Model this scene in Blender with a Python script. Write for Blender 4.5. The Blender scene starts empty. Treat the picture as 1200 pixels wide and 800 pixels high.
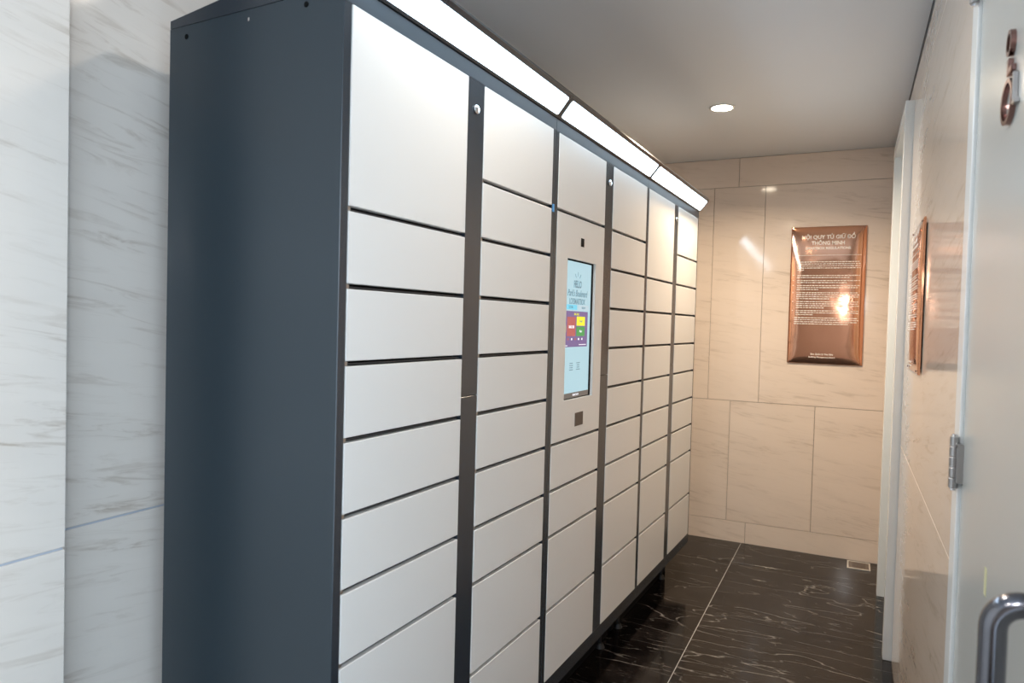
import bpy, bmesh, math, random
from mathutils import Vector, Matrix
random.seed(7)
C = bpy.context.scene.collection
# ------------------------------------------------------------------ camera
cam_d = bpy.data.cameras.new('camera'); cam = bpy.data.objects.new('camera', cam_d); C.objects.link(cam)
bpy.context.scene.camera = cam
cam_d.sensor_width = 36; cam_d.lens = 817.58/1200*36; cam_d.clip_start = .02
cam_d.dof.use_dof = True; cam_d.dof.focus_distance = 2.5; cam_d.dof.aperture_fstop = 5.6
CR = Vector((0.8986204, 0.43790497, 0.0268442)); CU = Vector((-0.03625723, 0.01314729, 0.999256)); CF = Vector((-0.43722624, 0.89892513, -0.02769164))
M = Matrix((CR, CU, -CF)).transposed().to_4x4(); M.translation = (0, 0, 1.5); cam.matrix_world = M
# ------------------------------------------------------------------ world, exposure
w = bpy.data.worlds.new('world'); bpy.context.scene.world = w; w.use_nodes = True
w.node_tree.nodes['Background'].inputs[0].default_value = (.66, .83, 1.0, 1)
w.node_tree.nodes['Background'].inputs[1].default_value = 4.3
vs = bpy.context.scene.view_settings
vs.view_transform = 'Standard'; vs.look = 'None'; vs.gamma = 1; vs.use_curve_mapping = False; vs.exposure = 0.30
PANEL_STRENGTH = 12.5
DOWN_W = 9.0
FLASH_W = 3.5

fl = bpy.data.lights.new('photographer_flash', 'AREA'); fl.shape = 'RECTANGLE'; fl.size = .05; fl.size_y = .03; fl.energy = FLASH_W; fl.color = (.95, .97, 1)
flo = bpy.data.objects.new('photographer_flash', fl); C.objects.link(flo); flo.location = (.02, -.10, 1.86); flo.rotation_euler = (math.radians(88), 0, math.radians(20))

# ------------------------------------------------------------------ materials
def mat(name, col, rough=.5, metal=0, spec=.5, emit=None, es=0, coat=0):
    m = bpy.data.materials.new(name); m.use_nodes = True
    b = m.node_tree.nodes['Principled BSDF']
    b.inputs['Base Color'].default_value = (*col, 1); b.inputs['Roughness'].default_value = rough
    b.inputs['Metallic'].default_value = metal; b.inputs['Specular IOR Level'].default_value = spec
    b.inputs['Coat Weight'].default_value = coat
    if emit: b.inputs['Emission Color'].default_value = (*emit, 1); b.inputs['Emission Strength'].default_value = es
    return m
class N:
    def __init__(s, m): s.t = m.node_tree; s.b = s.t.nodes['Principled BSDF']
    def n(s, typ, **k):
        x = s.t.nodes.new(typ)
        for a, v in k.items():
            if a.startswith('i_'): x.inputs[int(a[2:])].default_value = v
            else: setattr(x, a, v)
        return x
    def l(s, a, b): s.t.links.new(a, b)
    def math(s, op, a, b=None, **k):
        x = s.t.nodes.new('ShaderNodeMath'); x.operation = op
        for i, v in enumerate((a, b)):
            if v is None: continue
            if isinstance(v, (int, float)): x.inputs[i].default_value = v
            else: s.l(v, x.inputs[i])
        return x.outputs[0]
    def ramp(s, src, stops):
        x = s.t.nodes.new('ShaderNodeValToRGB'); e = x.color_ramp.elements
        while len(e) < len(stops): e.new(.5)
        for q, (p, c) in zip(e, stops): q.position = p; q.color = (c, c, c, 1) if isinstance(c, (int, float)) else (*c, 1)
        s.l(src, x.inputs[0]); return x.outputs[0]
    def mix(s, f, a, b):
        x = s.t.nodes.new('ShaderNodeMix'); x.data_type = 'RGBA'
        for i, v in ((0, f), (6, a), (7, b)):
            if isinstance(v, tuple): x.inputs[i].default_value = (*v, 1)
            elif isinstance(v, (int, float)): x.inputs[i].default_value = v
            else: s.l(v, x.inputs[i])
        return x.outputs[2]
def uvpos(k, slope, su, sv):
    """streak coordinates on a vertical wall: u along the wall, v up, veins falling by `slope`, noise shifted from tile to tile"""
    g = k.n('ShaderNodeNewGeometry'); sp = k.n('ShaderNodeSeparateXYZ'); k.l(g.outputs['Position'], sp.inputs[0])
    u = k.math('ADD', sp.outputs[0], sp.outputs[1]); v = sp.outputs[2]
    v2 = k.math('ADD', v, k.math('MULTIPLY', u, slope))
    cb = k.n('ShaderNodeCombineXYZ'); k.l(k.math('MULTIPLY', u, su), cb.inputs[0]); k.l(k.math('MULTIPLY', v2, sv), cb.inputs[1])
    oi = k.n('ShaderNodeObjectInfo'); k.l(k.math('MULTIPLY', oi.outputs['Random'], 30), cb.inputs[2])
    return cb.outputs[0]
def marble(name, base, dark, slope, vein=.75):
    m = mat(name, base, .09, spec=.5); k = N(m)
    p = uvpos(k, slope, 1.0, 5.0); p2 = uvpos(k, slope, 3.0, 26.0)
    n1 = k.n('ShaderNodeTexNoise'); k.l(p, n1.inputs['Vector']); n1.inputs['Scale'].default_value = 1.6; n1.inputs['Detail'].default_value = 6; n1.inputs['Distortion'].default_value = .6
    n2 = k.n('ShaderNodeTexNoise'); k.l(p2, n2.inputs['Vector']); n2.inputs['Scale'].default_value = 1.5; n2.inputs['Detail'].default_value = 8; n2.inputs['Roughness'].default_value = .65; n2.inputs['Distortion'].default_value = 1.0
    a = k.ramp(n1.outputs[0], [(.42, 0), (.72, 1)])
    v = k.ramp(n2.outputs[0], [(.52, 0), (.60, .55), (.66, 1)])
    band = k.math('MULTIPLY', v, k.math('ADD', k.math('MULTIPLY', a, .9), .12))
    c1 = k.mix(k.math('MULTIPLY', a, .45), base, tuple(x*.88 for x in base))
    k.l(k.mix(k.math('MULTIPLY', band, vein), c1, dark), k.b.inputs['Base Color'])
    return m
M_MARBLE = marble('cream_marble', (.79, .67, .57), (.38, .28, .20), .14, .52)
M_MARBLE_L = marble('pale_marble', (.74, .67, .60), (.38, .29, .215), .15)
M_GROUT = mat('wall_grout', (.36, .31, .27), .8)
M_GROUT_L = mat('silver_joint', (.44, .47, .53), .5)

def floor_marble():
    m = mat('black_marble', (.03, .025, .022), .12, spec=.22); k = N(m)
    g = k.n('ShaderNodeNewGeometry'); oi = k.n('ShaderNodeObjectInfo')
    def coords(rot, sx, sy):
        mp = k.n('ShaderNodeMapping'); mp.inputs['Rotation'].default_value = (0, 0, rot); mp.inputs['Scale'].default_value = (sx, sy, 1)
        k.l(g.outputs['Position'], mp.inputs['Vector'])
        ad = k.n('ShaderNodeVectorMath'); ad.operation = 'ADD'; k.l(mp.outputs[0], ad.inputs[0])
        cb = k.n('ShaderNodeCombineXYZ'); k.l(k.math('MULTIPLY', oi.outputs['Random'], 25), cb.inputs[2]); k.l(cb.outputs[0], ad.inputs[1])
        return ad.outputs[0]
    n1 = k.n('ShaderNodeTexNoise'); k.l(coords(.5, 1.6, 3), n1.inputs['Vector']); n1.inputs['Scale'].default_value = 2.5; n1.inputs['Detail'].default_value = 9; n1.inputs['Roughness'].default_value = .7
    cloud = k.ramp(n1.outputs[0], [(.42, 0), (.75, 1)])
    veins = None
    for rot, sx, sy, sc, wd, gate in ((.45, .7, 2.6, 1.2, .0026, .46), (-.62, .6, 2.8, 1.1, .0020, .47), (.12, .5, 3.0, 1.6, .0034, .48), (.28, .8, 4.0, 4.0, .0045, .55)):
        nn = k.n('ShaderNodeTexNoise'); k.l(coords(rot, sx, sy), nn.inputs['Vector']); nn.inputs['Scale'].default_value = sc; nn.inputs['Detail'].default_value = 4; nn.inputs['Roughness'].default_value = .42; nn.inputs['Distortion'].default_value = .05
        d = k.math('ABSOLUTE', k.math('SUBTRACT', nn.outputs[0], .5))
        ln = k.ramp(d, [(0, 1), (wd*.5, .7), (wd, 0)])
        gt = k.n('ShaderNodeTexNoise'); k.l(coords(rot+1, 1, 1), gt.inputs['Vector']); gt.inputs['Scale'].default_value = 5; gt.inputs['Detail'].default_value = 7; gt.inputs['Roughness'].default_value = .75
        ln = k.math('MULTIPLY', ln, k.ramp(gt.outputs[0], [(gate-.05, 0), (gate+.10, 1)]))
        veins = ln if veins is None else k.math('MAXIMUM', veins, ln)
    # fine scratchy speckle
    fs = k.n('ShaderNodeTexNoise'); k.l(coords(.4, 3, 14), fs.inputs['Vector']); fs.inputs['Scale'].default_value = 14; fs.inputs['Detail'].default_value = 8; fs.inputs['Roughness'].default_value = .8
    sp = k.math('MULTIPLY', k.ramp(fs.outputs[0], [(.55, 0), (.72, 1)]), k.math('ADD', k.math('MULTIPLY', cloud, .6), .1))
    c = k.mix(k.math('MULTIPLY', cloud, .8), (.0045, .0035, .0033), (.024, .019, .017))
    c = k.mix(k.math('MULTIPLY', sp, 1.0), c, (.22, .20, .19))
    c = k.mix(k.math('MULTIPLY', veins, .52), c, (.42, .39, .36))
    k.l(c, k.b.inputs['Base Color']); return m
M_FLOOR = floor_marble()
M_FGROUT = mat('pale_floor_grout', (.34, .33, .31), .7)
M_DGROUT = mat('dark_floor_grout', (.012, .011, .011), .8)

def powder(name, col, rough, bump=.0006, sc=900, spec=.5):
    m = mat(name, col, rough, spec=spec); k = N(m)
    tc = k.n('ShaderNodeTexCoord'); n = k.n('ShaderNodeTexNoise'); n.inputs['Scale'].default_value = sc; k.l(tc.outputs['Object'], n.inputs['Vector'])
    b = k.n('ShaderNodeBump'); b.inputs['Strength'].default_value = .25; b.inputs['Distance'].default_value = bump; k.l(n.outputs[0], b.inputs['Height']); k.l(b.outputs[0], k.b.inputs['Normal'])
    return m
M_SIDE = powder('slate_powder_coat', (.024, .036, .046), .28, .0004, 500)
M_FRAME = powder('charcoal_powder_coat', (.018, .026, .036), .26, .0002, 500, .7)
M_HEADER = powder('panel_lit_header_coat', (.045, .058, .072), .30, .0002, 500, .7)  # frame coat made lighter and bluer to imitate the light panel's glow
M_DOOR = powder('white_powder_coat', (.73, .715, .69), .38, .0003, 700)
M_RAIL = mat('channel_metal', (.030, .032, .036), .45)
M_BLACK = mat('black_recess', (.004, .004, .004), .7, spec=.1)
M_BRASS = mat('brass', (.75, .42, .18), .3, 1)
M_CHROME = mat('chrome', (.75, .75, .77), .12, 1)
M_STEEL = mat('brushed_steel', (.42, .41, .41), .28, 1)
M_HANDLE = mat('satin_handle_steel', (.17, .17, .19), .18, 1)
M_LIGHT = mat('light_diffuser', (.9, .9, .9), .4, emit=(.64, .84, 1.0), es=PANEL_STRENGTH)
M_CEIL = mat('daylit_ceiling_paint', (.76, .80, .85), .7)  # white ceiling; blue tint in the colour stands in for cool daylight
M_SHADOWGAP = mat('shadow_gap', (.03, .032, .036), .6)
M_WPAINT = mat('white_gloss_paint', (.78, .80, .80), .22)
M_LEAF = mat('grey_white_door_paint', (.52, .53, .51), .22)
def copper():
    m = mat('copper_plate', (.72, .36, .22), .085, 1); k = N(m)
    g = k.n('ShaderNodeNewGeometry'); n = k.n('ShaderNodeTexNoise'); n.inputs['Scale'].default_value = 5; n.inputs['Detail'].default_value = 2; k.l(g.outputs['Position'], n.inputs['Vector'])
    b = k.n('ShaderNodeBump'); b.inputs['Strength'].default_value = .5; b.inputs['Distance'].default_value = .004; k.l(n.outputs[0], b.inputs['Height']); k.l(b.outputs[0], k.b.inputs['Normal'])
    return m
M_COPPER = copper()
M_COPPER_D = mat('dark_copper', (.30, .17, .15), .18, 1)
M_CREAM = mat('cream_print', (.93, .86, .80), .6)
def scr(n, c, s=1): return mat(n, tuple(x*.15 for x in c), .15, emit=c, es=s)
M_SCR = scr('screen_blue', (.32, .50, .57)); M_TEAL = scr('screen_teal', (.13, .50, .66)); M_PALE = scr('screen_pale', (.38,.50,.56))
M_PURPLE = scr('screen_purple', (.13, .09, .23)); M_RED = scr('screen_red', (.36, .08, .08)); M_YEL = scr('screen_yellow', (.72, .68, .03)); M_GRN = scr('screen_green', (.04, .26, .07))
M_INK = scr('screen_ink', (.10, .20, .25)); M_SWHITE = scr('screen_white', (.8, .8, .85)); M_SGREY = scr('screen_grey', (.09, .085, .08))
M_WARM = mat('warm_lamp', (.9, .9, .9), .4, emit=(1, .86, .66), es=45)
M_BLUE = mat('blue_film', (.10, .35, .70), .4)
M_YTAPE = mat('old_tape', (.62, .60, .36), .5)
M_RUBBER = mat('black_plastic', (.01, .01, .011), .45)

# ------------------------------------------------------------------ mesh helpers
def box_bm(bm, x0, x1, y0, y1, z0, z1, bev=0, seg=1):
    vs_ = [bm.verts.new((x, y, z)) for x in (x0, x1) for y in (y0, y1) for z in (z0, z1)]
    fs = [bm.faces.new([vs_[i] for i in f]) for f in ((0, 1, 3, 2), (4, 6, 7, 5), (0, 4, 5, 1), (2, 3, 7, 6), (0, 2, 6, 4), (1, 5, 7, 3))]
    if bev:
        es = list({e for f in fs for e in f.edges})
        bmesh.ops.bevel(bm, geom=es, offset=bev, segments=seg, affect='EDGES', profile=.5)
def finish(name, bm, m, parent=None, smooth=False, loc=None):
    bmesh.ops.recalc_face_normals(bm, faces=bm.faces)
    me = bpy.data.meshes.new(name); bm.to_mesh(me); bm.free(); me.materials.append(m)
    if smooth:
        for p in me.polygons: p.use_smooth = True
    o = bpy.data.objects.new(name, me); C.objects.link(o)
    if parent: o.parent = parent
    if loc: o.location = loc
    return o
def box(name, x0, x1, y0, y1, z0, z1, m, parent=None, bev=0, seg=1):
    """origin at the box centre"""
    bm = bmesh.new(); cx, cy, cz = (x0+x1)/2, (y0+y1)/2, (z0+z1)/2
    box_bm(bm, x0-cx, x1-cx, y0-cy, y1-cy, z0-cz, z1-cz, bev, seg)
    return finish(name, bm, m, parent, loc=(cx, cy, cz))
def prism_y(name, prof, y0, y1, m, parent=None, bev=0):
    bm = bmesh.new()
    a = [bm.verts.new((x, y0, z)) for x, z in prof]; b = [bm.verts.new((x, y1, z)) for x, z in prof]
    bm.faces.new(a); bm.faces.new(b[::-1]); n = len(prof)
    for i in range(n): bm.faces.new((a[i], a[(i+1) % n], b[(i+1) % n], b[i]))
    if bev: bmesh.ops.bevel(bm, geom=list(bm.edges), offset=bev, segments=2, affect='EDGES', profile=.5)
    return finish(name, bm, m, parent)
def cyl_bm(bm, r, d, mtx, seg=24, r2=None, cap=True):
    bmesh.ops.create_cone(bm, cap_ends=cap, segments=seg, radius1=r, radius2=r if r2 is None else r2, depth=d, matrix=mtx)
def tube(name, pts, r, m, parent=None, seg=16):
    bm = bmesh.new(); rings = []
    pts = [Vector(p) for p in pts]
    prevn = None
    for i, p in enumerate(pts):
        t = (pts[min(i+1, len(pts)-1)]-pts[max(i-1, 0)]).normalized()
        nrm = prevn - t*prevn.dot(t) if prevn else (Vector((0, 1, 0)) - t*t.y)
        nrm.normalize(); prevn = nrm; bn = t.cross(nrm)
        rings.append([bm.verts.new(p + nrm*r*math.cos(2*math.pi*j/seg) + bn*r*math.sin(2*math.pi*j/seg)) for j in range(seg)])
    for a, b in zip(rings, rings[1:]):
        for j in range(seg): bm.faces.new((a[j], a[(j+1) % seg], b[(j+1) % seg], b[j]))
    bm.faces.new(rings[0]); bm.faces.new(rings[-1][::-1])
    return finish(name, bm, m, parent, smooth=True)
def empty(name, loc=(0, 0, 0), rz=0):
    o = bpy.data.objects.new(name, None); C.objects.link(o); o.location = loc; o.rotation_euler = (0, 0, rz); o.empty_display_size = .1; return o
def tag(o, label=None, cat=None, group=None, kind=None):
    if label: o['label'] = label
    if cat: o['category'] = cat
    if group: o['group'] = group
    if kind: o['kind'] = kind
    return o
def text_mesh(name, body, size, m, parent, mtx, bold=0, align='CENTER', width=None, shear=0, ext=.0002):
    cu = bpy.data.curves.new(name, 'FONT'); cu.body = body; cu.size = size; cu.align_x = align; cu.align_y = 'CENTER'; cu.offset = bold; cu.extrude = ext; cu.resolution_u = 3; cu.shear = shear
    t = bpy.data.objects.new('tmp', cu); C.objects.link(t)
    dg = bpy.context.evaluated_depsgraph_get(); me = bpy.data.meshes.new_from_object(t.evaluated_get(dg))
    C.objects.unlink(t); bpy.data.objects.remove(t); bpy.data.curves.remove(cu)
    if width:
        xs = [v.co.x for v in me.vertices]; k = width/(max(xs)-min(xs))
        for v in me.vertices: v.co.x *= k
    me.materials.clear(); me.materials.append(m); me.name = name
    o = bpy.data.objects.new(name, me); C.objects.link(o)
    if parent: o.parent = parent
    o.matrix_local = mtx
    return o

# ------------------------------------------------------------------ the room
YE, XR, ZC, XL, XS, YB = 5.069, .216, 2.683, -1.620, -1.495, -2.2
G = .0014  # half a wall joint
def tag_s(o, label, cat): return tag(o, label, cat, kind='structure')
# ceiling
ceil = tag_s(box('ceiling', XL-.14, XR+.5, YB, YE+.14, ZC, ZC+.12, M_CEIL), 'smooth pale grey painted ceiling above the whole locker corridor', 'ceiling')
# floor: substrate plus tiles
floor = tag_s(box('floor', XL-.14, XR+.9, YB, YE+.14, -.06, -.0022, M_DGROUT), 'polished black-brown marble tile floor with white scratchy veins', 'floor')
FX = [XL-.05, -1.558, -.643, .272, XR+.88]; T = .9175
FY = [YE+.1] + [4.636-T*i for i in range(8)] + [YB]
for i in range(len(FX)-1):
    for j in range(len(FY)-1):
        t = box('tile', FX[i]+.0016, FX[i+1]-.0016, FY[j+1]+.0007, FY[j]-.0007, -.02, 0, M_FLOOR, None, .0006)
        t.location.z = -.01; t.parent = floor; t.location = t.location - floor.location
for gx in FX[1:4]:
    g = box('grout_line', gx-.0018, gx+.0018, YB, YE+.1, -.004, .0002, M_FGROUT); g.parent = floor; g.location = g.location - floor.location
def wall(name, axis, face, backing, tiles, m, label, mg=M_GROUT, thick=.010):
    """axis 'x': the wall face is x = face (room side given by the backing's sign); 'y': y = face. tiles: (a0, a1, z0, z1)"""
    x0, x1, y0, y1 = backing
    wo = tag_s(box(name, x0, x1, y0, y1, -.0, ZC, mg), label, 'wall')
    return wo
# end wall
wall_end = wall('wall_end', 'y', YE, (XL-.14, XR+.2, YE+.010, YE+.14), None, M_MARBLE, 'far end wall of cream veined marble slabs behind the copper plaque')
ROWS = [(0, .147), (.147, .992), (.992, 2.481), (2.481, ZC)]
def end_tiles(row, edges):
    z0, z1 = ROWS[row]
    for a, b in zip(edges, edges[1:]):
        t = box('stone_tile', a+G, b-G, YE, YE+.010, z0+(G if row else .0005), z1-(G if row < 3 else .003), M_MARBLE, None, .0008)
        t.parent = wall_end; t.location = t.location - wall_end.location
end_tiles(0, [XL, -1.35, -.620, XR]); end_tiles(1, [XL, -1.297, -.750, -.203, XR]); end_tiles(2, [XL, -1.246, -.905, -.563, XR]); end_tiles(3, [XL, -.742, XR])
# left wall with its proud near slab
wall_left = wall('wall_left', 'x', XL, (XL-.14, XL-.0035, YB, YE+.01), None, M_MARBLE_L, 'left wall of pale veined marble slabs beside and behind the lockers', M_GROUT_L)
def left_tile(x, y0, y1, z0, z1, th=.010):
    t = box('stone_tile', x-th, x, y0, y1, z0, z1, M_MARBLE_L, None, .0012); t.parent = wall_left; t.location = t.location - wall_left.location
for y0, y1 in ((.917, 1.85), (1.85, 2.78), (2.78, 3.7), (3.7, YE)):
    for z0, z1 in ((.0005, .992), (.992, 2.481), (2.481, ZC-.002)):
        left_tile(XL, y0+G, y1-G, z0+.0025, z1-.0025)
for y0, y1 in ((YB, -1.3), (-1.3, -.34), (-.34, .917)):
    for z0, z1 in ((.0005, .992), (.992, ZC-.002)):
        left_tile(XS, y0+G, y1-(0 if y1 > .9 else G), z0+.0025, z1-.0025, .020)
pf = box('wall_panel', XL-.003, XS-.0035, YB, .913, .0005, ZC-.002, M_GROUT_L, None); pf.parent = wall_left; pf.location = pf.location - wall_left.location
wall_back = tag_s(box('wall_back', XL-.14, XR+.15, YB-.12, YB, 0, ZC, mat('brown_back_wall', (.34, .26, .21), .5)), 'plain brown wall behind the viewer', 'wall')
# right wall: marble between the two doors, above them and beyond
wall_right = box('wall_right', XR+.010, XR+.15, 1.54, 3.60, 0, ZC, M_GROUT)
tag_s(wall_right, 'right wall of polished cream marble slabs between the two white door frames', 'wall')
def rpiece(nm, x0, x1, y0, y1, z0, z1, m, bev=0):
    t = box(nm, x0, x1, y0, y1, z0, z1, m, None, bev); t.parent = wall_right; t.location = t.location - wall_right.location
DTOP = 2.54
for y0, y1, z0, z1 in ((.52, 1.54, DTOP, ZC), (.38, .52, 0, ZC), (YB, .38, 2.45, ZC), (3.60, 4.52, DTOP, ZC), (4.52, YE+.008, 0, ZC)):
    rpiece('wall_core', XR+.010, XR+.15, y0, y1, z0, z1, M_GROUT)
for y0, y1, z0, z1 in ((1.54, 3.60, .0005, .992), (1.54, 3.60, .992, 2.481), (1.54, 3.60, 2.481, ZC-.045), (.52, 1.54, DTOP, ZC-.045), (3.60, 4.52, DTOP, ZC-.045),
                       (4.52, YE, .0005, .992), (4.52, YE, .992, 2.481), (4.52, YE, 2.481, ZC-.045),
                       (.38, .52, .0005, .992), (.38, .52, .992, 2.45), (YB, .52, 2.45, ZC-.045)):
    rpiece('stone_tile', XR, XR+.010, y0+G, y1-G, z0+G, z1-G, M_MARBLE, .0008)
tag_s(box('trim_1', XR+.001, XR+.0099, YB, YE-.001, ZC-.0445, ZC-.0005, M_SHADOWGAP), 'dark shadow gap line where the right wall meets the ceiling', 'trim')

# ------------------------------------------------------------------ doors in the right wall
def frame_set(root, y0, y1, xface, depth):
    o = []
    for a, b in ((y0, y0+.065), (y1-.065, y1)):
        bm = bmesh.new(); box_bm(bm, xface, XR+depth, a, b, 0, DTOP, .0025, 2); o.append(finish('door_jamb', bm, M_WPAINT, root))
    bm = bmesh.new(); box_bm(bm, xface, XR+depth, y0+.065, y1-.065, DTOP-.065, DTOP, .0025, 2); o.append(finish('door_header', bm, M_WPAINT, root))
    bm = bmesh.new(); box_bm(bm, xface+.075, XR+depth-.005, y0+.065, y1-.065, DTOP-.085, DTOP-.065, .0015, 1); o.append(finish('door_stop', bm, M_WPAINT, root))
d1 = tag_s(empty('door_1'), 'near grey-white door with steel hinges, pull handle and copper wheelchair sign', 'door')
frame_set(d1, .52, 1.54, .180, .13)
bm = bmesh.new(); box_bm(bm, .186, .228, .589, 1.471, .008, DTOP-.069, .002, 2); leaf = finish('door_leaf', bm, M_LEAF, d1)
def hinge(y, x, zc, parent):
    h = .094
    bm = bmesh.new()
    box_bm(bm, x+.004, x+.010, y-.004, y+.020, zc-h/2+.012, zc+h/2-.012, .0005)
    box_bm(bm, x+.002, x+.0135, y-.018, y-.004, zc-h/2+.012, zc+h/2-.012, .0005)
    hg = finish('hinge', bm, M_STEEL, parent)
    n = 5; hh = h/n
    for i in range(n):
        bm = bmesh.new(); cyl_bm(bm, .0078, hh-.0016, Matrix.Translation((x, y, zc-h/2+hh*(i+.5))), 20)
        bmesh.ops.bevel(bm, geom=[e for e in bm.edges if abs(e.verts[0].co.z-e.verts[1].co.z) < 1e-6], offset=.0008, segments=1, affect='EDGES')
        finish('knuckle', bm, M_STEEL, hg, smooth=False)
    bm = bmesh.new(); cyl_bm(bm, .0045, h+.008, Matrix.Translation((x, y, zc)), 16); finish('pin', bm, M_CHROME, hg)
for zc in (2.130, 1.270, .30): hinge(1.473, .1735, zc, d1)
# D pull handle
pts = [(.186, .83, 1.236)]; r = .026; x0 = .137; zt = 1.236; zb = .80
pts += [(x0+r, .83, zt)] + [(x0+r-r*math.sin(a), .83, zt-r+r*math.cos(a)) for a in [math.pi/2*i/8 for i in range(1, 9)]]
pts += [(x0+r-r*math.cos(a), .83, zb+r-r*math.sin(a)) for a in [math.pi/2*i/8 for i in range(0, 9)]] + [(.186, .83, zb)]
ph = tube('pull_handle', pts, .0125, M_HANDLE, d1, 20)
ph['label'] = 'satin steel D-shaped pull handle'
for z in (zt, zb):
    bm = bmesh.new(); cyl_bm(bm, .021, .005, Matrix.Translation((.1835, .83, z)) @ Matrix.Rotation(math.pi/2, 4, 'Y'), 24); finish('rosette', bm, M_HANDLE, ph)
# wheelchair sign: head, body, wheel and leg standing proud of the leaf
def arc_strip(bm, cy, cz, R, wd, a0, a1, x0, x1, n=28, sy=1):
    rings = []
    for i in range(n+1):
        a = a0+(a1-a0)*i/n
        rings.append([bm.verts.new((x, cy+(R+s)*math.cos(a)*sy, cz+(R+s)*math.sin(a))) for x, s in ((x0, -wd/2), (x0, wd/2), (x1, wd/2), (x1, -wd/2))])
    closed = abs(a1-a0) > 6.28
    for a, b in zip(rings, rings[1:]):
        for j in range(4): bm.faces.new((a[j], a[(j+1) % 4], b[(j+1) % 4], b[j]))
    if not closed: bm.faces.new(rings[0]); bm.faces.new(rings[-1][::-1])
    else: bmesh.ops.remove_doubles(bm, verts=bm.verts, dist=1e-6)
SX0, SX1, SY, = .1795, .1862, 1.165
bm = bmesh.new(); arc_strip(bm, SY+.004, 1.902, .015, .006, 0, 2*math.pi, SX0, SX1); sg = finish('wheelchair_sign', bm, M_COPPER_D, d1)
sg['label'] = 'dark copper wheelchair symbol in raised pieces'
bm = bmesh.new()   # shoulder and arm
box_bm(bm, SX0, SX1, SY-.002, SY+.010, 1.857, 1.880, .001); box_bm(bm, SX0, SX1, SY-.022, SY-.002, 1.857, 1.866, .001); finish('body_piece', bm, M_COPPER_D, sg)
bm = bmesh.new(); arc_strip(bm, SY+.006, 1.822, .028, .006, 0, 2*math.pi, SX0, SX1, 36, 1.25); finish('wheel_ring', bm, M_COPPER_D, sg)
bm = bmesh.new(); box_bm(bm, SX0, SX1, SY-.040, SY-.036, 1.812, 1.850, .001); box_bm(bm, SX0, SX1, SY-.050, SY-.036, 1.806, 1.812, .001); finish('leg_piece', bm, M_STEEL, sg)
bm = bmesh.new(); box_bm(bm, .1852, .1862, 1.19, 1.205, 1.125, 1.165, .0004); tp = finish('tape_residue', bm, M_YTAPE, d1); tp['label'] = 'small yellowed tape mark'
# far door
d2 = tag_s(empty('door_2'), 'far white-framed doorway beside the end wall with its door set back', 'door')
frame_set(d2, 3.60, 4.52, .180, .13)
bm = bmesh.new(); box_bm(bm, .300, .340, 3.669, 4.451, .008, DTOP-.09, .002, 2); finish('door_leaf', bm, M_LEAF, d2)
bm = bmesh.new()
cyl_bm(bm, .009, .05, Matrix.Translation((.276, 3.74, 1.02)) @ Matrix.Rotation(math.pi/2, 4, 'Y'), 16); box_bm(bm, .246, .262, 3.73, 3.86, 1.01, 1.03, .003, 2)
finish('lever_handle', bm, M_STEEL, d2)

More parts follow.
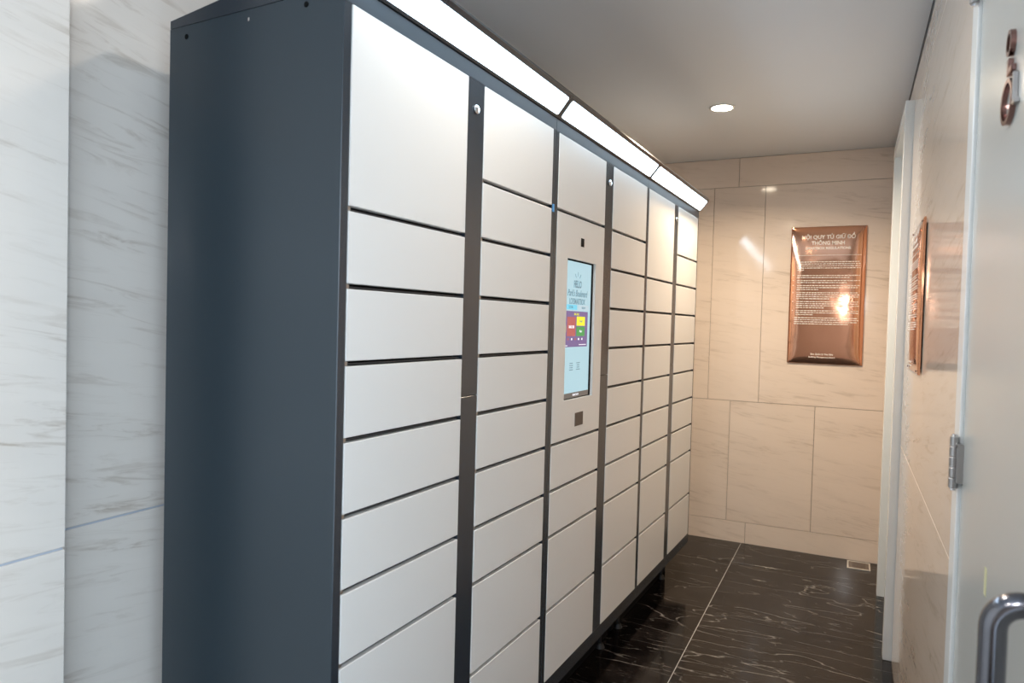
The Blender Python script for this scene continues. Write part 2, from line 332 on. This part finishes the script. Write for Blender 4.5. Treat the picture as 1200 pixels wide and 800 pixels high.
# ------------------------------------------------------------------ locker cabinets
LX, LY, PHI = -.9512, 1.1339, .0326
SP, CP = math.sin(PHI), math.cos(PHI)
GAP = .0056
Z10 = [2.147, 1.889, 1.728, 1.566, 1.403, 1.241, 1.079, .918, .759, .499, .2525]
Z9a = [2.147, 1.728] + Z10[3:]
Z5b = [2.147] + Z10[2:]
def cabinet(s0, s1, cols, pillar, label, first=False, last=False):
    """local frame: x out of the front, y along the row, z up"""
    root = empty('locker_cabinet', (LX+s0*SP, LY+s0*CP, 0), -PHI)
    tag(root, label, 'locker', 'locker cabinets in the row')
    L = s1-s0; e = .0006
    D, ZB, ZT = .540, .196, 2.176
    # body shell
    bm = bmesh.new(); box_bm(bm, -D, -.030, .0022, L-.0022, ZB+.002, ZT, 0); finish('body', bm, M_BLACK, root)
    for nm, a, b, shown in (('side_panel', 0, .0020, first), ('side_panel', L-.0020, L, last)):
        bm = bmesh.new(); box_bm(bm, -D, -.0005, a+e*0, b, ZB, ZT, .0006)
        sp = finish(nm, bm, M_SIDE, root)
        if first and a == 0:
            for off, z in ((-.480, 2.150), (-.103, 2.155)):
                bm = bmesh.new(); cyl_bm(bm, .0062, .0012, Matrix.Translation((off, -.0004, z)) @ Matrix.Rotation(math.pi/2, 4, 'X'), 20); finish('screw_hole', bm, M_BLACK, sp)
            bm = bmesh.new(); box_bm(bm, -.276, -.271, -.0012, .0002, 2.150, 2.158, .0003); finish('bare_notch', bm, M_CHROME, sp)
    # front frame: outer stiles, header, sill, posts
    xf0, xf1 = -.030, 0
    c0, c1 = cols[0][0]-s0, cols[-1][1]-s0
    def fr(nm, a, b, z0, z1, m=M_FRAME, x1=xf1, x0=xf0, bev=.0008):
        bm = bmesh.new(); box_bm(bm, x0, x1, a, b, z0, z1, bev); return finish(nm, bm, m, root)
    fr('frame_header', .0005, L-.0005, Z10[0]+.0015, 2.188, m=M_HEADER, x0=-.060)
    fr('frame_sill', .0005, L-.0005, ZB, Z10[-1]-.0015)
    st1 = fr('frame_stile', .0005, c0-.0008, Z10[-1]-.0010, Z10[0]+.0010); st2 = fr('frame_stile', c1+.0008, L-.0005, Z10[-1]-.0010, Z10[0]+.0010)
    p0, p1 = pillar[0]-s0, pillar[1]-s0
    for a, b in ((Z10[-1]-.001, 1.2945), (1.2960, Z10[0]+.001)):
        pc = fr('service_cover', p0+.0008, p1-.0008, a, b, x1=-.0008)
        if b > 2:
            mt = Matrix.Translation((.002, (p0+p1)/2-.003, 2.071)) @ Matrix.Rotation(math.pi/2, 4, 'Y')
            bm = bmesh.new(); cyl_bm(bm, .0115, .009, mt, 28); bmesh.ops.bevel(bm, geom=[e_ for e_ in bm.edges if abs(e_.verts[0].co.x-e_.verts[1].co.x) < 1e-6], offset=.0025, segments=2, affect='EDGES')
            lk = finish('cam_lock', bm, M_CHROME, pc, smooth=True)
            bm = bmesh.new(); box_bm(bm, .0060, .0070, (p0+p1)/2-.0042, (p0+p1)/2-.0018, 2.066, 2.076); finish('keyhole', bm, M_BLACK, lk)
    # channels between the doors and the doors themselves
    for (a, b, zz, special) in cols:
        a -= s0; b -= s0
        for i in range(len(zz)-1):
            zt, zb = zz[i], zz[i+1]
            if i:
                bm = bmesh.new(); box_bm(bm, -.020, -.0095, a+.001, b-.001, zt-.0030, zt+.0002, 0); finish('channel', bm, M_RAIL, root)
            t = 0 if i == 0 else GAP
            bb = 0 if i == len(zz)-2 else GAP
            if special and i == 1:
                console(root, a+.0012, b-.0012, zb+bb, zt-t)
                continue
            bm = bmesh.new(); box_bm(bm, -.018, .0012, a+.0012, b-.0012, zb+bb, zt-t, .0016, 2)
            finish('door', bm, M_DOOR, root)
            if i and (i*7+int(a*10)) % 3 >= 0:
                bm = bmesh.new(); box_bm(bm, -.019, -.0035, a+.0012, a+.011, zt-t+.0008, zt+GAP-.001, .0004); finish('hinge_pin', bm, M_STEEL, root)
    # sloping hood with its lit underside
    A, B = (.0035, 2.190), (.054, 2.252)
    prof = [(-D, ZT+.0015), (-D, 2.196), (B[0]+.002, 2.264), (B[0]+.004, 2.258), (B[0], B[1]), A, (-.002, 2.190), (-.002, ZT+.0125), (-.062, ZT+.0125), (-.062, ZT+.0015)]
    prism_y('hood', prof, .0008, L-.0008, M_FRAME, root)
    dx, dz = B[0]-A[0], B[1]-A[1]; nl = math.hypot(dx, dz); nx, nz = dz/nl, -dx/nl
    u0, u1, q0, q1, rr = .10, .90, .017, L-.017, .008
    bm = bmesh.new(); ring = []
    W = nl
    for cy, cu, a0 in ((q1-rr, u1*W-rr, 0), (q0+rr, u1*W-rr, 90), (q0+rr, u0*W+rr, 180), (q1-rr, u0*W+rr, 270)):
        for i in range(6):
            an = math.radians(a0+18*i); y = cy+rr*math.cos(an); u = (cu+rr*math.sin(an))/W
            ring.append((A[0]+dx*u, y, A[1]+dz*u))
    lo = [bm.verts.new((x-nx*.002, y, z-nz*.002)) for x, y, z in ring]; hi = [bm.verts.new((x+nx*.0012, y, z+nz*.0012)) for x, y, z in ring]
    bm.faces.new(lo); bm.faces.new(hi); n = len(ring)
    for i in range(n): bm.faces.new((lo[i], lo[(i+1) % n], hi[(i+1) % n], hi[i]))
    lp = finish('light_panel', bm, M_LIGHT, root); lp['label'] = 'glowing white light strip under the hood'
    # plinth and feet
    bm = bmesh.new(); box_bm(bm, -D+.04, -.125, .03, L-.03, .0, ZB-.001, .002); finish('plinth', bm, M_BLACK, root)
    for y in (.09, L-.16):
        for x in (-.115,):
            bm = bmesh.new(); cyl_bm(bm, .008, ZB-.022, Matrix.Translation((x, y, (ZB+.02)/2)), 14); cyl_bm(bm, .024, .021, Matrix.Translation((x, y, .0105)), 20, .015)
            ft = finish('foot', bm, M_RUBBER, root)
            bm = bmesh.new(); cyl_bm(bm, .010, .008, Matrix.Translation((x, y, ZB-.006)), 6); finish('levelling_nut', bm, M_BRASS, ft)
    return root

def rect(bm, y0, y1, z0, z1, x, t=.0003): box_bm(bm, x, x+t, y0, y1, z0, z1)
def console(root, a, b, zb, zt):
    """door with a tall screen let into it: the sheet is built round the opening"""
    sy0, sy1, sz0, sz1 = 1.174-1.053, 1.449-1.053, 1.224, 1.733
    bm = bmesh.new()
    o = [(a, zb), (b, zb), (b, zt), (a, zt)]; i_ = [(sy0, sz0), (sy1, sz0), (sy1, sz1), (sy0, sz1)]
    F = {}
    for x in (-.018, .0012):
        F[x] = ([bm.verts.new((x, y, z)) for y, z in o], [bm.verts.new((x, y, z)) for y, z in i_])
        for k in range(4):
            k2 = (k+1) % 4; bm.faces.new((F[x][0][k], F[x][0][k2], F[x][1][k2], F[x][1][k]))
    for q in (0, 1):
        for k in range(4):
            k2 = (k+1) % 4; bm.faces.new((F[-.018][q][k], F[-.018][q][k2], F[.0012][q][k2], F[.0012][q][k]))
    cp = finish('console_panel', bm, M_DOOR, root); cp['label'] = 'taller white panel with a touch screen let into it'
    bm = bmesh.new(); box_bm(bm, .0008, .0022, 1.307-1.053-.015, 1.307-1.053+.015, 1.785, 1.816, .0004); finish('camera_window', bm, M_BLACK, cp)
    sc_ = mat('scanner_glass', (.05, .042, .042), .15)
    bm = bmesh.new(); box_bm(bm, .0004, .0024, 1.320-1.053-.039, 1.320-1.053+.039, 1.121, 1.171, .0004); finish('scanner_window', bm, sc_, cp)
    # the screen: bezel, glass, then flat print of lit areas
    bm = bmesh.new(); box_bm(bm, -.026, -.0085, sy0-.004, sy1+.004, sz0-.004, sz1+.004); s = finish('touch_screen', bm, M_BLACK, root)
    s['label'] = 'lit blue portrait touch screen with dark bezel'
    ay0, ay1, az0, az1 = sy0+.001, sy1-.022, sz0+.004, sz1-.006
    X = -.0084
    H = az1-az0; Wd = ay1-ay0
    def P(nm, m, u0, u1, v0, v1, lay=1):
        bm = bmesh.new(); rect(bm, ay0+Wd*u0, ay0+Wd*u1, az1-H*v1, az1-H*v0, X+.0004*lay); return finish(nm, bm, m, s)
    P('display_area', M_SCR, 0, 1, 0, 1, 0)
    P('tab', M_TEAL, 0, .47, .315, .352); P('tab', M_PALE, .52, .93, .315, .352)
    P('advert', M_PURPLE, 0, .90, .362, .625)
    P('advert_tile', M_RED, .12, .43, .405, .545, 2); P('advert_tile', M_YEL, .47, .79, .400, .468, 2); P('advert_tile', M_GRN, .47, .79, .475, .545, 2)
    P('caption_bar', M_SGREY, 0, 1, .962, 1.0, 2)
    # yellow half disc at the advert's left edge
    bm = bmesh.new(); c = []; 
    for i in range(17):
        an = -math.pi/2+math.pi*i/16; c.append((ay0+.0005+.020*math.cos(an), az1-H*.492+.042*math.sin(an)))
    lo = [bm.verts.new((X+.0008, y, z)) for y, z in c]; hi = [bm.verts.new((X+.0011, y, z)) for y, z in c]; bm.faces.new(lo); bm.faces.new(hi)
    for i in range(17): bm.faces.new((lo[i], lo[(i+1) % 17], hi[(i+1) % 17], hi[i]))
    finish('yellow_badge', bm, M_YEL, s)
    def TX(nm, body, u, v, h, m, wd=None, bold=.0, sh=0, lay=3):
        mt = Matrix.Translation((X+.0004*lay+.0002, ay0+Wd*u, az1-H*v)) @ Matrix(((0, 0, 1, 0), (1, 0, 0, 0), (0, 1, 0, 0), (0, 0, 0, 1)))
        text_mesh(nm, body, h, m, s, mt, bold, width=wd, shear=sh)
    # the round ray mark over the wordmark
    bm = bmesh.new()
    for an in (20, 55, 90, 125, 160):
        a_ = math.radians(an); cy, cz = ay0+Wd*.47, az1-H*.165
        d = Vector((0, math.cos(a_), math.sin(a_))); nn = Vector((0, -d.z, d.y))*.0016
        p1, p2 = Vector((X+.0014, cy, cz))+d*.030, Vector((X+.0014, cy, cz))+d*(.046 if an in (55, 90, 125) else .036)
        v = [bm.verts.new(q) for q in (p1-nn, p1+nn, p2+nn, p2-nn)]; v2 = [bm.verts.new(q.co+Vector((.0003, 0, 0))) for q in v]
        bm.faces.new(v); bm.faces.new(v2)
        for k in range(4): bm.faces.new((v[k], v[(k+1) % 4], v2[(k+1) % 4], v2[k]))
    finish('ray_mark', bm, M_INK, s)
    TX('lettering', 'HELLO', .47, .165, .036, M_INK, .072, .0010)
    TX('lettering', "Park's Boulevard", .47, .232, .034, M_INK, .190, .0004, .35)
    TX('lettering', 'LO3SMARTBOX', .47, .292, .030, M_INK, .150, .0004)
    TX('lettering', 'LOGIN', .24, .334, .012, M_INK); TX('lettering', 'ABOUT', .72, .334, .012, M_INK)
    TX('lettering', 'BIG SALE', .46, .384, .012, M_YEL); TX('lettering', 'SALE 8.8', .28, .478, .014, M_SWHITE, None, .0004)
    TX('lettering', 'Food', .63, .434, .013, M_INK); TX('lettering', 'Mart', .63, .510, .013, M_SWHITE)
    for k in range(5): P('advert_icon', M_RED if k in (0, 2) else M_SWHITE, .15+.13*k, .19+.13*k, .560, .575, 2)
    P('advert_icon', M_SWHITE, .02, .15, .612, .617, 2); P('advert_icon', M_SWHITE, .58, .86, .607, .612, 2)
    # two small columns of grey caption lines near the foot (the square codes under them are left out)
    rn = random.Random(3)
    for cu in (.31, .57):
        for k in range(4):
            bm = bmesh.new(); w_ = rn.uniform(.05, .08); rect(bm, ay0+Wd*(cu-w_), ay0+Wd*(cu+w_), az1-H*(.748+.016*k), az1-H*(.742+.016*k), X+.0008)
            finish('caption_line', bm, M_INK, s)
    TX('lettering', 'SMARTBOX', .5, .981, .011, M_SWHITE)

cab1 = cabinet(0, 1.0525, [(.025, .486, Z9a, 0), (.572, 1.029, Z10, 0)], (.486, .572), 'nearest locker cabinet with the big dark slate side panel facing the viewer', first=True)
cab2 = cabinet(1.0530, 2.1030, [(1.077, 1.535, [2.147, 1.889, 1.079, .918, .759, .499, .2525], 1), (1.626, 2.085, Z10, 0)], (1.535, 1.626), 'middle locker cabinet with the lit touch screen in its left column')
cab3 = cabinet(2.1035, 3.1300, [(2.122, 2.581, Z9a, 0), (2.658, 3.109, Z10, 0)], (2.581, 2.658), 'farthest locker cabinet of white doors next to the end wall', last=True)
for sc, z0, z1, m, nm in ((1.041, 1.874, 1.886, M_BLUE, 'film_scrap'),):
    bm = bmesh.new(); box_bm(bm, .0002, .0022, sc-.006, sc+.006, z0, z1+.014, .0003); f = finish(nm, bm, m, cab1); f['label'] = 'tiny scrap of blue protective film'

# ------------------------------------------------------------------ copper plaques
def plaque(label, W, H, mtx, txt):
    """local frame: x right, y up, z out of the wall"""
    root = empty('copper_plaque'); root.matrix_world = mtx
    tag(root, label, 'plaque')
    T_ = .020; nx, ny = 44, 72
    bm = bmesh.new(); g = []
    for j in range(ny+1):
        row = []
        for i in range(nx+1):
            u = (1-math.cos(math.pi*i/nx))/2*.5+.5*i/nx; v = (1-math.cos(math.pi*j/ny))/2*.5+.5*j/ny
            x, y = (u-.5)*W, (v-.5)*H
            dx_, dy_ = W/2-abs(x), H/2-abs(y)
            d = 1/math.sqrt(1/(dx_+.002)**2+1/(dy_+.002)**2)
            z = T_-.010*math.exp(-d/.034)
            row.append(bm.verts.new((x, y, z)))
        g.append(row)
    for j in range(ny):
        for i in range(nx): bm.faces.new((g[j][i], g[j][i+1], g[j+1][i+1], g[j+1][i]))
    bd = g[0] + [r_[-1] for r_ in g[1:]] + g[-1][:-1][::-1] + [r_[0] for r_ in g[1:-1]][::-1]
    lo = [bm.verts.new((v.co.x, v.co.y, .004)) for v in bd]
    for i in range(len(bd)):
        k = (i+1) % len(bd); bm.faces.new((bd[i], bd[k], lo[k], lo[i]))
    bm.faces.new(lo)
    face = finish('metal_plate', bm, M_COPPER, root)
    for p in face.data.polygons: p.use_smooth = abs(p.normal.z) > .3 and len(p.vertices) == 4
    bm = bmesh.new(); box_bm(bm, -W/2+.02, W/2-.02, -H/2+.02, H/2-.02, .0, .004); finish('backing_board', bm, M_BLACK, root)
    for sx in (-1, 1):
        for sy in (-1, 1):
            bm = bmesh.new(); cyl_bm(bm, .003, .004, Matrix.Translation((sx*(W/2-.013), sy*(H/2-.013), T_-.004)), 12); finish('fixing_screw', bm, M_COPPER_D, root)
    zt = T_+.0007
    def t(body, v, cap, wd, bold=0, u=0): text_mesh('lettering', body, cap/.70, M_CREAM, root, Matrix.Translation((u*W, H*(.5-v), zt)), bold, width=wd)
    t(txt[0], .078, .024*H/.908, W*.71, .0008); t(txt[1], .121, .024*H/.908, W*.44, .0008); t(txt[2], .158, .016*H/.908, W*.60, .0006)
    bm = bmesh.new(); box_bm(bm, -W*.44, W*.44, H*(.5-.2085)-.0011, H*(.5-.2085)+.0011, zt-.0006, zt+.0002); finish('rule_line', bm, M_CREAM, root)
    # small print: too small to read in the photograph, laid out word by word
    bm = bmesh.new(); rn = random.Random(11)
    def para(v0, n, x0=-.40, last=.5, x1=.43):
        for i in range(n):
            y = H*(.5-(v0+i*.0148)); x = x0*W; end = x1*W if i < n-1 else (x0+(x1-x0)*last)*W
            while x < end-.006:
                w_ = min(rn.uniform(.007, .022), end-x); hh = rn.choice((.0026, .0030, .0034))*H/.908
                box_bm(bm, x, x+w_, y-hh, y+hh*.6, zt-.0006, zt+.0002); x += w_+.0040
    para(.256, 5, last=.13)
    for v0, n, ls in ((.355, 2, .84), (.392, 2, .80), (.428, 3, .35), (.480, 4, .55), (.546, 4, .45), (.612, 3, .30)):
        para(v0, n, last=ls)
        box_bm(bm, -.455*W, -.445*W, H*(.5-v0)-.0025, H*(.5-v0)+.0025, zt-.0006, zt+.0002)
    para(.664, 4, -.42, .85)
    sp = finish('small_print', bm, M_CREAM, root); sp['kind'] = 'stuff'
    t(txt[3], .930, .011*H/.908, W*.30, .0003, u=-.03); t(txt[4], .951, .009*H/.908, W*.35, .0003, u=-.03)
    return root
TXT = ('NỘI QUY TỦ GIỮ ĐỒ', 'THÔNG MINH', 'SMARTBOX REGULATIONS', 'Ban Quản lý Tòa Nhà', 'Building Management Board')
m_end = Matrix(((1, 0, 0, -.161), (0, 0, -1, YE), (0, 1, 0, 1.732), (0, 0, 0, 1)))
plaque('tall copper plaque of locker rules on the far end wall', .454, .908, m_end, TXT)
m_r = Matrix(((0, 0, -1, XR), (-1, 0, 0, 2.925), (0, 1, 0, 1.625), (0, 0, 0, 1)))
plaque('small copper plaque seen edge-on on the right wall near the far door', .41, .535, m_r, TXT)

# ------------------------------------------------------------------ floor drain
fd = empty('floor_drain', (.093, 4.967, 0)); tag(fd, 'small square steel-edged floor drain in the far right floor corner', 'drain')
bm = bmesh.new()
for a, b, c_, d in ((-.067, .067, -.077, -.068), (-.067, .067, .068, .077), (-.067, -.058, -.068, .068), (.058, .067, -.068, .068)): box_bm(bm, a, b, c_, d, .0004, .006, .0006)
finish('drain_rim', bm, mat('bright_rim', (.75, .70, .62), .3, .6), fd)
bm = bmesh.new(); box_bm(bm, -.056, .056, -.066, .066, .0003, .0030, .0005); finish('drain_cover', bm, mat('drain_plate', (.22, .18, .15), .25, .7), fd)
bm = bmesh.new()
for k in range(5): box_bm(bm, -.038, .038, -.042+k*.02, -.038+k*.02, .0030, .0034)
finish('drain_slots', bm, M_BLACK, fd)

# ------------------------------------------------------------------ ceiling downlights
def downlight(x, y, label, power, col=(1, .80, .58)):
    root = empty('ceiling_downlight', (x, y, ZC)); tag(root, label, 'ceiling light')
    bm = bmesh.new(); R_, n = .068, 40; prof = [(.052, -.0005), (.054, -.006), (.062, -.008), (R_, -.004), (R_, -.0005)]; rings = []
    for i in range(n):
        a = 2*math.pi*i/n; rings.append([bm.verts.new((r_*math.cos(a), r_*math.sin(a), z)) for r_, z in prof])
    for i in range(n):
        for j in range(len(prof)):
            k = (j+1) % len(prof); bm.faces.new((rings[i][j], rings[i][k], rings[(i+1) % n][k], rings[(i+1) % n][j]))
    finish('trim_ring', bm, M_WPAINT, root, smooth=True)
    bm = bmesh.new(); cyl_bm(bm, .0515, .003, Matrix.Translation((0, 0, -.0025)), 40); finish('lamp_face', bm, M_WARM, root)
    ld = bpy.data.lights.new('lamp_light', 'AREA'); ld.shape = 'DISK'; ld.size = .09; ld.energy = power; ld.color = col; ld.spread = math.radians(150)
    lo_ = bpy.data.objects.new('lamp_light', ld); C.objects.link(lo_); lo_.parent = root; lo_.location = (0, 0, -.012)
    return root
downlight(-.670, 3.880, 'round warm recessed downlight in the ceiling before the end wall', DOWN_W*3.2)
downlight(-.670, 1.60, 'round warm recessed downlight in the ceiling over the nearest lockers', DOWN_W*.6, (1, .93, .85))
downlight(-.670, -.70, 'unseen recessed downlight added as fill light in the ceiling behind the viewer', DOWN_W*.6, (1, .93, .85))  # out of view, added to fill the near end with light
